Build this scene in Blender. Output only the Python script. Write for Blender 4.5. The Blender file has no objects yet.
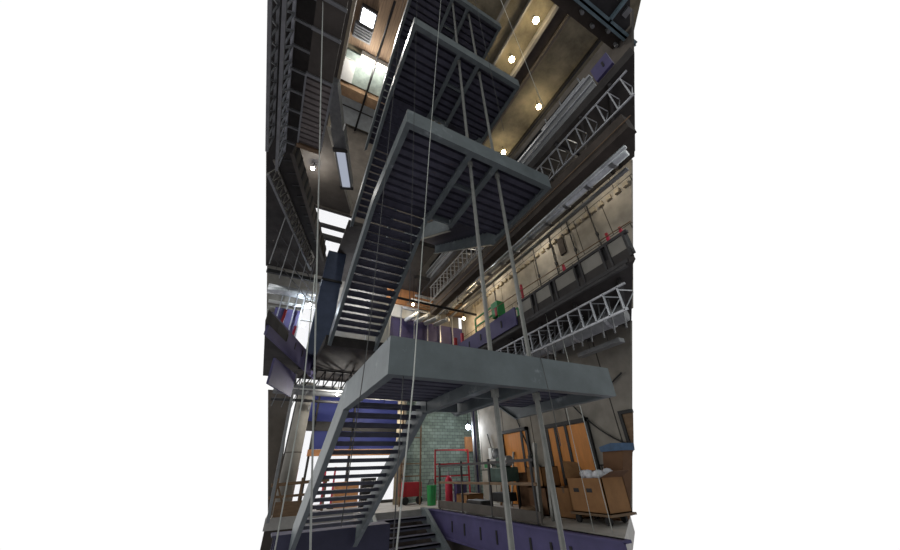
import bpy, math, random
from mathutils import Vector, Matrix
random.seed(7)
PI = math.pi
C = bpy.context.scene.collection
SC = bpy.context.scene

# ------------------------------------------------------------------ camera
cam = bpy.data.cameras.new('camera')
cam.sensor_width = 36.0
cam.lens = 36.0 * 305.4 / 900.0
cam.clip_start = 0.05
cam.clip_end = 300
camo = bpy.data.objects.new('camera', cam)
C.objects.link(camo)
R_ = ((0.88417553, 0.40847729, -0.22667143), (-0.46589748, 0.73546089, -0.49197237), (-0.03425157, 0.54059558, 0.84058507))
M = Matrix.Identity(4)
for i in range(3):
    M[i][0] = R_[i][0]; M[i][1] = R_[i][2]; M[i][2] = -R_[i][1]
camo.matrix_world = M
SC.camera = camo

# ------------------------------------------------------------------ world: bright overcast day in front, dim ground below and dim site behind
w = bpy.data.worlds.new('world'); SC.world = w; w.use_nodes = True
nt = w.node_tree; nt.nodes.clear()
tc = nt.nodes.new('ShaderNodeTexCoord'); sx = nt.nodes.new('ShaderNodeSeparateXYZ')
nt.links.new(tc.outputs['Generated'], sx.inputs[0])
def mapr(sock, a, b):
    m = nt.nodes.new('ShaderNodeMapRange'); m.inputs[1].default_value = a; m.inputs[2].default_value = b
    nt.links.new(sock, m.inputs[0]); return m.outputs[0]
m1 = mapr(sx.outputs[1], -0.32, -0.23); m2 = mapr(sx.outputs[2], -0.28, -0.18)
mr_ = nt.nodes.new('ShaderNodeMix'); mr_.data_type = 'RGBA'          # site behind -> daylight in front
mr_.inputs[6].default_value = (0.36, 0.385, 0.385, 1); mr_.inputs[7].default_value = (1.02, 1.02, 1.02, 1)
nt.links.new(m1, mr_.inputs[0])
mx = nt.nodes.new('ShaderNodeMix'); mx.data_type = 'RGBA'            # ground below -> above
mx.inputs[6].default_value = (0.20, 0.195, 0.215, 1)
nt.links.new(m2, mx.inputs[0]); nt.links.new(mr_.outputs[2], mx.inputs[7])
bg = nt.nodes.new('ShaderNodeBackground'); bg.inputs[1].default_value = 1.0
nt.links.new(mx.outputs[2], bg.inputs[0])
wo = nt.nodes.new('ShaderNodeOutputWorld'); nt.links.new(bg.outputs[0], wo.inputs[0])

SC.view_settings.view_transform = 'Standard'
SC.view_settings.look = 'None'
SC.view_settings.gamma = 1.0
SC.view_settings.exposure = 0.0
SC.view_settings.use_curve_mapping = False

# ------------------------------------------------------------------ materials
def lin(c):
    return tuple(((v/255)/12.92 if v/255 <= 0.04045 else ((v/255+0.055)/1.055)**2.4) for v in c)
MATS = {}
def mat(name, rgb, rough=0.6, metal=0.0, var=0.25, scale=3.0, bump=0.0, grain=None, streak=0.0):
    """procedural paint, steel or concrete: base colour broken up by noise"""
    if name in MATS: return MATS[name]
    m = bpy.data.materials.new(name); m.use_nodes = True
    n = m.node_tree; b = n.nodes['Principled BSDF']
    b.inputs['Roughness'].default_value = rough; b.inputs['Metallic'].default_value = metal
    base = lin(rgb)
    t = n.nodes.new('ShaderNodeTexCoord')
    mp = n.nodes.new('ShaderNodeMapping'); n.links.new(t.outputs['Object'], mp.inputs[0])
    if grain: mp.inputs['Scale'].default_value = grain
    no = n.nodes.new('ShaderNodeTexNoise'); no.inputs['Scale'].default_value = scale; no.inputs['Detail'].default_value = 6
    no.inputs['Roughness'].default_value = 0.65
    n.links.new(mp.outputs[0], no.inputs['Vector'])
    rp = n.nodes.new('ShaderNodeValToRGB')
    rp.color_ramp.elements[0].position = 0.3; rp.color_ramp.elements[1].position = 0.7
    rp.color_ramp.elements[0].color = tuple(v*(1-var) for v in base)+(1,)
    rp.color_ramp.elements[1].color = tuple(min(1, v*(1+var)) for v in base)+(1,)
    n.links.new(no.outputs[0], rp.inputs[0]); n.links.new(rp.outputs[0], b.inputs['Base Color'])
    if bump:
        bp = n.nodes.new('ShaderNodeBump'); bp.inputs['Strength'].default_value = bump; bp.inputs['Distance'].default_value = 0.02
        n.links.new(no.outputs[0], bp.inputs['Height']); n.links.new(bp.outputs[0], b.inputs['Normal'])
    MATS[name] = m; return m
def blockmat(name, rgb, mortar, bw=0.4, bh=0.2, plane='xz', msize=0.012, var=0.25):
    m = bpy.data.materials.new(name); m.use_nodes = True
    n = m.node_tree; b = n.nodes['Principled BSDF']; b.inputs['Roughness'].default_value = 0.85
    t = n.nodes.new('ShaderNodeTexCoord'); s = n.nodes.new('ShaderNodeSeparateXYZ'); c = n.nodes.new('ShaderNodeCombineXYZ')
    n.links.new(t.outputs['Object'], s.inputs[0])
    n.links.new(s.outputs['xyz'.index(plane[0])], c.inputs[0]); n.links.new(s.outputs['xyz'.index(plane[1])], c.inputs[1])
    br = n.nodes.new('ShaderNodeTexBrick'); br.inputs['Scale'].default_value = 1.0
    br.inputs['Brick Width'].default_value = bw; br.inputs['Row Height'].default_value = bh; br.inputs['Mortar Size'].default_value = msize
    base = lin(rgb)
    br.inputs['Color1'].default_value = tuple(v*(1-var) for v in base)+(1,)
    br.inputs['Color2'].default_value = tuple(v*(1+var*0.6) for v in base)+(1,)
    br.inputs['Mortar'].default_value = lin(mortar)+(1,)
    n.links.new(c.outputs[0], br.inputs['Vector'])
    no = n.nodes.new('ShaderNodeTexNoise'); no.inputs['Scale'].default_value = 2.2; no.inputs['Detail'].default_value = 7
    n.links.new(t.outputs['Object'], no.inputs['Vector'])
    mr = n.nodes.new('ShaderNodeMapRange'); mr.inputs[1].default_value = 0.3; mr.inputs[2].default_value = 0.7
    mr.inputs[3].default_value = 0.7; mr.inputs[4].default_value = 1.15
    n.links.new(no.outputs[0], mr.inputs[0])
    mm = n.nodes.new('ShaderNodeMix'); mm.data_type = 'RGBA'; mm.blend_type = 'MULTIPLY'; mm.inputs[0].default_value = 1
    n.links.new(br.outputs['Color'], mm.inputs[6]); n.links.new(mr.outputs[0], mm.inputs[7])
    n.links.new(mm.outputs[2], b.inputs['Base Color'])
    MATS[name] = m; return m
def emit(name, rgb, strength):
    m = bpy.data.materials.new(name); m.use_nodes = True
    n = m.node_tree; n.nodes.clear()
    e = n.nodes.new('ShaderNodeEmission'); e.inputs[0].default_value = lin(rgb)+(1,); e.inputs[1].default_value = strength
    o = n.nodes.new('ShaderNodeOutputMaterial'); n.links.new(e.outputs[0], o.inputs[0])
    MATS[name] = m; return m
def glassmat(name, rgb, gl=0.08):
    m = bpy.data.materials.new(name); m.use_nodes = True
    n = m.node_tree; n.nodes.clear()
    t = n.nodes.new('ShaderNodeBsdfTransparent'); t.inputs[0].default_value = lin(rgb)+(1,)
    g = n.nodes.new('ShaderNodeBsdfGlossy'); g.inputs['Roughness'].default_value = 0.05
    mx_ = n.nodes.new('ShaderNodeMixShader'); mx_.inputs[0].default_value = gl
    o = n.nodes.new('ShaderNodeOutputMaterial')
    n.links.new(t.outputs[0], mx_.inputs[1]); n.links.new(g.outputs[0], mx_.inputs[2]); n.links.new(mx_.outputs[0], o.inputs[0])
    MATS[name] = m; return m

stair_paint = mat('stair_paint', (110, 118, 120), 0.42, 0.0, 0.2, 2.5, 0.05)
def scuffs(m, rgb, scale, lo, hi, amt):
    n = m.node_tree; b = n.nodes['Principled BSDF']; src = b.inputs['Base Color'].links[0].from_socket
    t = n.nodes.new('ShaderNodeTexCoord'); no = n.nodes.new('ShaderNodeTexNoise')
    no.inputs['Scale'].default_value = scale; no.inputs['Detail'].default_value = 9; no.inputs['Roughness'].default_value = 0.7
    n.links.new(t.outputs['Object'], no.inputs['Vector'])
    mr = n.nodes.new('ShaderNodeMapRange'); mr.inputs[1].default_value = lo; mr.inputs[2].default_value = hi; mr.inputs[4].default_value = amt
    n.links.new(no.outputs[0], mr.inputs[0])
    mm = n.nodes.new('ShaderNodeMix'); mm.data_type = 'RGBA'; mm.inputs[7].default_value = lin(rgb)+(1,)
    n.links.new(mr.outputs[0], mm.inputs[0]); n.links.new(src, mm.inputs[6]); n.links.new(mm.outputs[2], b.inputs['Base Color'])
scuffs(stair_paint, (188, 196, 200), 1.7, 0.60, 0.70, 0.5)
stair_pan = mat('stair_pan', (84, 84, 98), 0.5, 0.0, 0.3, 3.0, 0.05)
rod_steel = mat('rod_steel', (135, 135, 130), 0.45, 0.3, 0.2, 6)
bare = mat('bare_steel', (138, 139, 140), 0.45, 0.4, 0.2, 5)
silver = mat('duct_silver', (222, 226, 230), 0.22, 0.6, 0.3, 5)
underside_glow = emit('duct_underside_glow', (200, 208, 226), 0.62)  # emission added to lift the pale duct underside, no known lamp
bright = mat('galvanised', (188, 190, 194), 0.35, 0.5, 0.25, 7)
darksteel = mat('dark_steel', (62, 60, 60), 0.6, 0.2, 0.35, 3)
blacksteel = mat('black_steel', (34, 33, 34), 0.6, 0.1, 0.35, 3)
bluesteel = mat('blue_grey_steel', (120, 142, 150), 0.5, 0.1, 0.25, 3)
purple = mat('purple_primer', (76, 70, 112), 0.6, 0.0, 0.18, 2)
purple_dim = mat('purple_grey_primer', (66, 64, 88), 0.6, 0.0, 0.2, 2)
beige = mat('beige_wall_panel', (172, 160, 138), 0.8, 0.0, 0.16, 1.4, 0.1)
ceil_beige = mat('ceiling_concrete', (124, 116, 96), 0.85, 0.0, 0.5, 0.9, 0.1)
conc = mat('grey_concrete', (140, 136, 128), 0.85, 0.0, 0.22, 1.3, 0.15)
conc_dark = mat('dark_concrete', (88, 82, 76), 0.85, 0.0, 0.3, 1.3, 0.15)  # plain darker grey concrete tone
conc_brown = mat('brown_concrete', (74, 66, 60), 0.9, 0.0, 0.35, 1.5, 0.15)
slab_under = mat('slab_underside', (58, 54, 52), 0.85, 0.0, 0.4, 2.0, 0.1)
deckpan = mat('ribbed_deck', (128, 120, 116), 0.6, 0.2, 0.25, 3)
floor_m = mat('site_floor', (170, 166, 160), 0.6, 0.0, 0.25, 2)
white_paint = mat('white_board', (226, 226, 222), 0.7, 0.0, 0.06, 4)
pale_panel = mat('pale_panel', (196, 204, 206), 0.6, 0.0, 0.18, 3)
greenpanel = mat('grey_green_board', (150, 162, 156), 0.6, 0.0, 0.35, 2.5)
plank = mat('tan_plank', (146, 122, 98), 0.7, 0.0, 0.5, 2, 0.1, (9, 0.4, 1))
orange_ply = mat('orange_plywood', (214, 138, 62), 0.6, 0.0, 0.2, 2, 0, (3, 3, 0.6))
timber = mat('timber', (122, 98, 74), 0.75, 0.0, 0.3, 3, 0.1, (1, 1, 5))
orange_timber = mat('orange_timber', (196, 138, 92), 0.7, 0.0, 0.2, 3)
bluepanel = mat('blue_sheet', (88, 98, 178), 0.5, 0.0, 0.15, 1.5)
_n = bluepanel.node_tree
_tr = _n.nodes.new('ShaderNodeBsdfTranslucent'); _tr.inputs[0].default_value = lin((70, 78, 140))+(1,)
_mx = _n.nodes.new('ShaderNodeMixShader'); _mx.inputs[0].default_value = 0.5
_n.links.new(_n.nodes['Principled BSDF'].outputs[0], _mx.inputs[1]); _n.links.new(_tr.outputs[0], _mx.inputs[2])
_n.links.new(_mx.outputs[0], _n.nodes['Material Output'].inputs[0])
card = mat('cardboard', (150, 108, 68), 0.85, 0.0, 0.18, 3)
card_dark = mat('brown_cardboard', (112, 80, 54), 0.85, 0.0, 0.2, 3)
plastic = mat('plastic_film', (225, 225, 230), 0.25, 0.0, 0.15, 9)
red = mat('red_paint', (170, 36, 46), 0.5, 0.0, 0.15, 4)
pink = mat('pink_red_paint', (190, 38, 66), 0.5, 0.0, 0.15, 4)
green = mat('green_paint', (34, 140, 72), 0.45, 0.0, 0.2, 5)
darkgreen = mat('dark_green_machine', (64, 88, 80), 0.5, 0.1, 0.3, 5)
tarp = mat('blue_tarp', (62, 92, 124), 0.6, 0.0, 0.25, 5)
rope_m = mat('rope_fibre', (205, 208, 200), 0.8, 0.0, 0.15, 20)
rope_dark = mat('dark_cable', (84, 84, 84), 0.7, 0.0, 0.15, 20)
block = blockmat('concrete_block', (132, 146, 134), (84, 92, 86), 0.26, 0.13, 'xz', 0.009)
panelwall = blockmat('grey_wall_panels', (150, 144, 134), (62, 58, 54), 1.6, 3.2, 'yz', 0.02, 0.1)
beigewall = blockmat('beige_joint_panels', (176, 168, 154), (84, 78, 70), 1.1, 1.45, 'yz', 0.016, 0.06)
glass = glassmat('window_glass', (254, 254, 255), 0.04)
tube_light = emit('tube_light', (255, 244, 226), 9.0)
flood_face = emit('flood_face', (245, 250, 255), 14.0)
warm_bulb = emit('warm_bulb', (255, 232, 186), 40.0)
cool_bulb = emit('cool_bulb', (226, 236, 255), 45.0)

# ------------------------------------------------------------------ mesh helpers
class MB:
    def __init__(s): s.v = []; s.f = []
    def add(s, vs, fs):
        o = len(s.v); s.v += [Vector(p) for p in vs]; s.f += [tuple(o+i for i in f) for f in fs]; return s
    def box(s, x0, y0, z0, x1, y1, z1):
        if x0 > x1: x0, x1 = x1, x0
        if y0 > y1: y0, y1 = y1, y0
        if z0 > z1: z0, z1 = z1, z0
        return s.add([(x0,y0,z0),(x1,y0,z0),(x1,y1,z0),(x0,y1,z0),(x0,y0,z1),(x1,y0,z1),(x1,y1,z1),(x0,y1,z1)],
                     [(3,2,1,0),(4,5,6,7),(0,1,5,4),(1,2,6,5),(2,3,7,6),(3,0,4,7)])
    def bar(s, p, q, w=0.05, h=None, up=(0,0,1)):
        p = Vector(p); q = Vector(q); h = h or w; d = (q-p).normalized(); u = Vector(up)
        if abs(d.dot(u)) > 0.98: u = Vector((0,1,0))
        r = d.cross(u).normalized(); u = r.cross(d).normalized()
        vs = [e + r*a*w/2 + u*b*h/2 for e in (p, q) for a, b in ((-1,-1),(1,-1),(1,1),(-1,1))]
        return s.add(vs, [(0,1,2,3),(7,6,5,4),(0,4,5,1),(1,5,6,2),(2,6,7,3),(3,7,4,0)])
    def tube(s, pts, r, n=8, cap=True):
        pts = [Vector(p) for p in pts]; vs = []; fs = []
        for i, p in enumerate(pts):
            d = (pts[min(i+1, len(pts)-1)] - pts[max(i-1, 0)]).normalized()
            a = d.cross(Vector((0,0,1)));
            if a.length < 0.05: a = d.cross(Vector((0,1,0)))
            a.normalize(); b = d.cross(a)
            rr = r[i] if isinstance(r, (list, tuple)) else r
            vs += [p + (a*math.cos(2*PI*k/n) + b*math.sin(2*PI*k/n))*rr for k in range(n)]
        for i in range(len(pts)-1):
            for k in range(n):
                fs.append((i*n+k, i*n+(k+1)%n, (i+1)*n+(k+1)%n, (i+1)*n+k))
        if cap: fs += [tuple(range(n-1,-1,-1)), tuple((len(pts)-1)*n+k for k in range(n))]
        return s.add(vs, fs)
    def prism(s, pts, axis, a, b):
        """polygon pts in the two other axes, extruded along axis from a to b"""
        def mk(p, t):
            if axis == 'x': return (t, p[0], p[1])
            if axis == 'y': return (p[0], t, p[1])
            return (p[0], p[1], t)
        n = len(pts)
        return s.add([mk(p, a) for p in pts]+[mk(p, b) for p in pts],
                     [tuple(range(n)), tuple(range(2*n-1, n-1, -1))]+[(i, (i+1)%n, n+(i+1)%n, n+i) for i in range(n)])
    def ball(s, c, r, n=10, m=6, sz=1.0):
        pts = [Vector(c)+Vector((0,0,r*sz*math.cos(PI*i/m))) for i in range(m+1)]
        vs = []; fs = []
        for i in range(m+1):
            for k in range(n):
                vs.append(Vector(c)+Vector((r*math.sin(PI*i/m)*math.cos(2*PI*k/n), r*math.sin(PI*i/m)*math.sin(2*PI*k/n), r*sz*math.cos(PI*i/m))))
        for i in range(m):
            for k in range(n): fs.append((i*n+k, (i+1)*n+k, (i+1)*n+(k+1)%n, i*n+(k+1)%n))
        return s.add(vs, fs)
    def build(s, name, m, parent=None, label=None, cat=None, group=None, kind=None, smooth=False, bevel=0):
        org = Vector((0,0,0))
        if parent is not None:
            r = parent
            while r.parent: r = r.parent
            org = r.location.copy()
        else:
            xs = [v.x for v in s.v]; ys = [v.y for v in s.v]; zs = [v.z for v in s.v]
            org = Vector(((min(xs)+max(xs))/2, (min(ys)+max(ys))/2, min(zs)))
            if kind == 'structure': org = Vector((0,0,0))
        me = bpy.data.meshes.new(name); me.from_pydata([v-org for v in s.v], [], s.f)
        me.materials.append(m)
        import bmesh
        bm = bmesh.new(); bm.from_mesh(me); bmesh.ops.recalc_face_normals(bm, faces=bm.faces); bm.to_mesh(me); bm.free()
        if smooth:
            for p in me.polygons: p.use_smooth = True
        o = bpy.data.objects.new(name, me); C.objects.link(o)
        if parent is not None: o.parent = parent
        else: o.location = org
        if bevel:
            b = o.modifiers.new('bevel', 'BEVEL'); b.width = bevel; b.segments = 2; b.limit_method = 'ANGLE'
        tag(o, label, cat, group, kind)
        return o
def tag(o, label=None, cat=None, group=None, kind=None):
    if label: o['label'] = label
    if cat: o['category'] = cat
    if group: o['group'] = group
    if kind: o['kind'] = kind
    return o
def thing(name, label, cat, loc, group=None):
    o = bpy.data.objects.new(name, None); C.objects.link(o); o.location = loc; o.empty_display_size = 0.2
    return tag(o, label, cat, group)
def struct(name, mb, m, parent=None, label=None):
    return mb.build(name, m, parent, label=label, kind=None if parent else 'structure')
def dup(root, delta, label):
    r = root.copy(); C.objects.link(r); r.location = root.location + Vector(delta); r['label'] = label
    for ch in list(root.children):
        c = ch.copy(); C.objects.link(c); c.parent = r
        for g in list(ch.children):
            d = g.copy(); C.objects.link(d); d.parent = c
    return r
def lamp_at(loc, power, color, radius=0.08, name='lamp_light'):
    l = bpy.data.lights.new(name, 'POINT'); l.energy = power; l.color = color; l.shadow_soft_size = radius
    o = bpy.data.objects.new(name, l); C.objects.link(o); o.location = loc; return o

# =================================================================== SETTING
F0, F1, F2, F3 = -1.0, 3.5, 8.0, 12.5
struct('floor', MB().prism([(0.5,12.9),(3.1,12.9),(3.1,11.5),(5.25,11.5),(5.32,11.2),(5.32,4.3),(7.85,6.0),(7.85,12.1),(9.0,12.1),(9.0,14.2),(5.5,14.2),(5.5,15.6),(0.68,15.6)], 'z', -1.3, F0), floor_m)
# lower storey seen down the stair opening
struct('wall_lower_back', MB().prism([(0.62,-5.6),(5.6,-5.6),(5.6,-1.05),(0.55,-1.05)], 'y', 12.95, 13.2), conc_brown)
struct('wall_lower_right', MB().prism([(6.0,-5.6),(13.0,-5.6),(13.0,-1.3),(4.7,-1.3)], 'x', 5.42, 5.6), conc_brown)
# right-hand wall, storey by storey
struct('wall_right', MB().prism([(5.95,F0),(12.1,F0),(12.1,3.2),(4.3,3.2)], 'x', 7.8, 7.86), panelwall)
struct('wall_right_middle', MB().prism([(4.15,F1),(13.0,F1),(13.0,7.72),(2.5,7.72)], 'x', 7.8, 7.86), beigewall)
struct('wall_right_upper', MB().prism([(2.35,F2),(14.0,F2),(14.0,13.3),(0.3,13.3)], 'x', 7.8, 7.92), conc_dark)
# far walls
struct('wall_far', MB().box(5.35,14.2,-1.0,9.6,14.4,3.2), block)
struct('wall_far_return', MB().box(7.92,12.1,F0,9.6,12.2,3.2).box(9.5,12.2,F0,9.6,14.2,3.2), conc)
struct('wall_far_middle', MB().prism([(-0.62,F1),(0.05,F1),(0.05,7.95),(-1.74,7.95)], 'y', 13.3, 13.5).box(0.05,13.3,F1,0.75,13.5,4.3).box(0.05,13.3,6.5,0.75,13.5,7.95)
       .box(0.75,13.3,F1,7.8,13.5,7.95), conc)
struct('wall_far_upper', MB().prism([(-1.8,F2),(-0.9,F2),(-0.9,19.9),(-4.85,19.9)], 'y', 13.4, 13.6).box(-0.9,13.4,F2,1.5,13.6,8.7)
       .box(-0.9,13.4,12.1,1.5,13.6,19.9).box(1.5,13.4,F2,12.6,13.6,19.9), conc_dark)
# ceiling
struct('ceiling', MB().prism([(-5.05,-1.0),(11.0,-1.0),(12.9,1.2),(12.9,13.6),(-4.85,13.6)],'z',20.0,20.25), ceil_beige)
# upper floors on the right
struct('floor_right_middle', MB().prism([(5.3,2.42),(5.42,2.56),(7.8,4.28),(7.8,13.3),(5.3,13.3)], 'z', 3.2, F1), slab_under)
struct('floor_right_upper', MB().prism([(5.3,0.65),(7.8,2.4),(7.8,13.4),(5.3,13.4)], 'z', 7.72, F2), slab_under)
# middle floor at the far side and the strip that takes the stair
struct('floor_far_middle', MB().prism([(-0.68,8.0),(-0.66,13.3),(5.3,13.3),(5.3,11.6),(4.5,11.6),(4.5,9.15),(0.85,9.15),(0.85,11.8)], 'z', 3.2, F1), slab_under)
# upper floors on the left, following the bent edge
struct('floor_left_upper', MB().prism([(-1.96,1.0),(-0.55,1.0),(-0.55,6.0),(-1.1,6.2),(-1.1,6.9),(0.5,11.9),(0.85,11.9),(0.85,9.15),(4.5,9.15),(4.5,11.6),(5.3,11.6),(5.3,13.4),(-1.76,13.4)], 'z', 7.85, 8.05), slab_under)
struct('floor_left_top', MB().prism([(-2.98,1.5),(-0.72,1.5),(-0.72,8.6),(1.2,13.0),(1.2,13.4),(-2.85,13.4)], 'z', 12.2, 12.5), conc_dark)
struct('floor_right_top', MB().prism([(4.5,0.95),(8.3,0.95),(8.85,1.36),(4.5,1.36)], 'z', 12.5, 12.75), conc_brown)
struct('trim_1', MB().box(-0.72,1.5,12.15,-0.62,8.6,12.55), beige)
struct('trim_2', MB().bar((-0.72,8.6,12.35),(1.2,13.0,12.35),0.1,0.36), conc)

# ceiling ribs running away from the camera
def rib(x, wdt, z0, m, label):
    return MB().box(x-wdt/2,2.05,z0,x+wdt/2,13.3,20.0).build('ceiling_beam', m, label=label, cat='beam', group='beams along the high ceiling')
rib(5.75,0.10,19.7,conc,'thin pale beam on the tan ceiling nearest the stair')
rib(6.75,0.10,19.7,conc,'thin pale beam just left of the two upper warm ceiling lamps')
rib(8.05,0.16,19.55,conc,'pale beam between the two upper warm lamps and the dark ceiling strip')
rib(8.9,0.14,19.6,conc_dark,'thin tan beam on the far side of the dark ceiling strip')
rib(11.3,0.10,19.7,blacksteel,'dark joint beam near the outer edge of the warm ceiling')
struct('trim_3', MB().box(8.15,2.05,19.85,8.83,13.3,19.99), conc_brown)

# =================================================================== MAIN STAIR
ST = thing('suspended_staircase', 'tall grey steel switchback staircase hung on rods in the middle of the atrium', 'staircase', (2.65, 6.1, -1.4))
XL, XR = 0.93, 4.42
XLI, XRI = 2.33, 2.96
H = 4.48
TOPS = [1.26, 5.74, 10.25, 14.75]
NR = 18; RISE = 2.24/NR; RUN = 3.9/NR
def corr_deck(x0, x1, y0, y1, z, pitch=0.2, depth=0.06):
    """trapezoidal ribbed deck, ribs along x"""
    mb = MB(); prof = []; y = y0
    while y < y1-1e-4:
        for dy, dz in ((0,0),(0.12,0),(0.24,-1),(0.88,-1)):
            yy = y+dy*pitch
            if yy <= y1: prof.append((yy, z+dz*depth))
        y += pitch
    prof.append((y1, z)); top = [(y1, z+0.03),(y0, z+0.03)]
    for i in range(len(prof)-1):
        (ya, za), (yb, zb) = prof[i], prof[i+1]
        mb.add([(x0,ya,za),(x1,ya,za),(x1,yb,zb),(x0,yb,zb),(x0,ya,z+0.03),(x1,ya,z+0.03),(x1,yb,z+0.03),(x0,yb,z+0.03)],
               [(0,1,2,3),(7,6,5,4),(0,3,7,4),(1,5,6,2)])
    return mb
def tread_mb(x0, x1, closed):
    mb = MB()
    # pan: plate with folded front nosing; y runs away from the nosing
    d = RUN + 0.012
    mb.box(x0, 0.0, -0.034, x1, d, 0.0)
    mb.box(x0, -0.012, -0.058, x1, 0.0, 0.0)
    if closed: mb.box(x0, d-0.014, 0.0, x1, d, RISE-0.034)
    else: mb.box(x0, d-0.014, -0.06, x1, d, -0.034)
    return mb
def stringer_profile(yt, zt, yb, zb, up=0.06, dn=0.36):
    return [(yt, zt+up-0.06), (yt+0.1*(1 if yb>yt else -1), zt+up-0.06), (yb, zb+up+0.02), (yb, zb-dn), (yb-0.1*(1 if yb>yt else -1), zb-dn), (yt, zt-0.41)]
tread_cache = {}
rest = MB()
def flight(t, side, up, individual=True):
    """left flights fall away from the landing, right flights climb away from it"""
    x0, x1 = (XL, XLI) if side == 'l' else (XRI, XR)
    s = -1 if not up else 1
    ze = t + s*2.24
    mb = MB()
    for xs in ((x0, x0+0.025), (x1-0.025, x1)):
        if up:
            pr_ = [(5.2, t+0.02), (5.2, t-0.41), (5.35, t-0.41), (9.12, ze-0.40), (9.12, ze+0.05), (8.95, ze+0.05)]
        else:
            pr_ = [(5.2, t+0.02), (5.3, t+0.02), (9.14, ze+0.12), (9.14, ze-0.30), (9.0, ze-0.36), (5.2, t-0.41)]
        mb.prism(pr_, 'x', xs[0], xs[1])
        # flanges
        fx0, fx1 = (xs[0], xs[0]+0.09) if xs[0] == x0 else (xs[1]-0.09, xs[1])
        if up: a, b = (5.35, t-0.41), (9.12, ze-0.40)
        else: a, b = (5.2, t-0.41), (9.0, ze-0.36)
        mb.bar(((fx0+fx1)/2, a[0], a[1]), ((fx0+fx1)/2, b[0], b[1]), 0.09, 0.02)
    fl = mb.build('stair_flight', stair_paint, ST)
    key = (side, up)
    for k in range(NR-1):
        y = 5.2 + RUN*k if up else 5.2 + RUN*k
        z = t + s*RISE*(k+1)
        if not individual:
            q = tread_mb(x0+0.03, x1-0.03, up)
            rest.add([Vector((v.x, (v.y if up else RUN+0.012-v.y)+y, v.z+z)) for v in q.v], q.f)
            continue
        if key not in tread_cache:
            b = MB()
            if up:      # climbing away: nosing towards camera
                b = tread_mb(x0+0.03, x1-0.03, True)
            else:       # climbing towards camera: nosing away from camera, mirrored in y
                tmp = tread_mb(x0+0.03, x1-0.03, False)
                tmp.v = [Vector((v.x, RUN+0.012-v.y, v.z)) for v in tmp.v]; b = tmp
            b.v = [v+Vector((0, 0, 0)) for v in b.v]
            me_o = MB(); me_o.v = [v + ST.location for v in b.v]; me_o.f = b.f
            o = me_o.build('tread', stair_pan, fl)
            o.location = (0, y-ST.location.y+0.0, z-ST.location.z); o.location.x = -ST.location.x
            tread_cache[key] = o
        else:
            o = tread_cache[key].copy(); C.objects.link(o); o.parent = fl
            o.location = (-ST.location.x, y-ST.location.y, z-ST.location.z)
    return fl
def landing(t):
    deck = corr_deck(XL+0.02, XR-0.02, 3.09, 5.2, t-0.13, 0.2, 0.1).build('landing_deck', stair_pan, ST)
    f = MB().box(XL, 3.05, t-0.41, XR, 3.08, t).box(XL, 3.08, t-0.41, XR, 3.17, t-0.385).box(XL, 3.08, t-0.02, XR, 3.15, t)
    f.build('fascia', stair_paint, deck)
    for xs in (XL, XR):
        d = 0.1 if xs == XL else -0.1
        MB().box(xs, 3.08, t-0.384, xs+d*0.25, 3.17, t-0.021).box(xs, 3.17, t-0.41, xs+d*0.25, 5.2, t).box(xs+d*0.25, 3.17, t-0.41, xs+d, 5.2, t-0.39).build('side_channel', stair_paint, deck)
    for xc in (XLI, XRI):
        MB().box(xc-0.012, 3.17, t-0.39, xc+0.012, 5.25, t-0.14).box(xc-0.06, 3.17, t-0.41, xc+0.06, 5.25, t-0.39).build('centre_beam', stair_paint, deck)
    MB().box(XLI+0.06, 5.15, t-0.38, XRI-0.06, 5.2, t-0.14).build('cross_beam', stair_paint, deck)
    MB().box(XLI+0.06, 4.0, t-0.36, XRI-0.06, 4.06, t-0.16).build('cross_beam', stair_paint, deck)
    MB().box(XL+0.03, 3.09, t-0.10, XR-0.03, 5.2, t-0.03).build('topping', conc, deck)
for t in TOPS:
    landing(t); flight(t, 'l', False, t < 14); flight(t, 'r', True, 5 < t < 6)
rest.build('tread', stair_pan, ST, kind='stuff')
for i, xr in enumerate((2.41, 3.09)):
    mb = MB().tube([(xr, 3.3, -2.6), (xr, 3.3, 20.0)], 0.032, 10)
    for t in TOPS: mb.tube([(xr, 3.3, t-0.50), (xr, 3.3, t-0.40)], 0.055, 6)
    mb.build('hanger_rod', rod_steel, ST, smooth=False)

# F0 bearing beam under the stair foot
MB().box(0.62, 9.2, -1.75, 3.15, 9.24, -1.05).box(0.56, 9.2, -1.05, 3.15, 9.75, -1.02).box(0.62, 9.71, -1.75, 3.15, 9.75, -1.05).build('bearing_beam', purple_dim, label='purple grey primed beam carrying the foot of the lowest stair flight', cat='beam')
# small flight to the storey below
sl = thing('lower_stair_flight', 'short dark steel flight going down below the ground floor at the bottom', 'stairs', (4.12, 10.2, -2.8))
for xs in (3.25, 4.97):
    MB().prism([(11.5,-0.95),(11.5,-1.3),(8.3,-2.9),(8.3,-2.5),(11.2,-0.95)], 'x', xs, xs+0.03).prism([(11.5,-0.95),(11.2,-0.95),(8.3,-2.45),(8.3,-2.5),(11.2,-1.0),(11.5,-1.0)], 'x', xs-0.04, xs+0.07).build('stringer', stair_paint, sl)
for k in range(9):
    MB().box(3.29, 11.1-0.33*k, -1.2-0.172*k, 4.96, 11.42-0.33*k, -1.16-0.172*k).box(3.29, 11.1-0.33*k, -1.25-0.172*k, 4.96, 11.12-0.33*k, -1.16-0.172*k).build('tread', stair_pan, sl)

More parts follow.
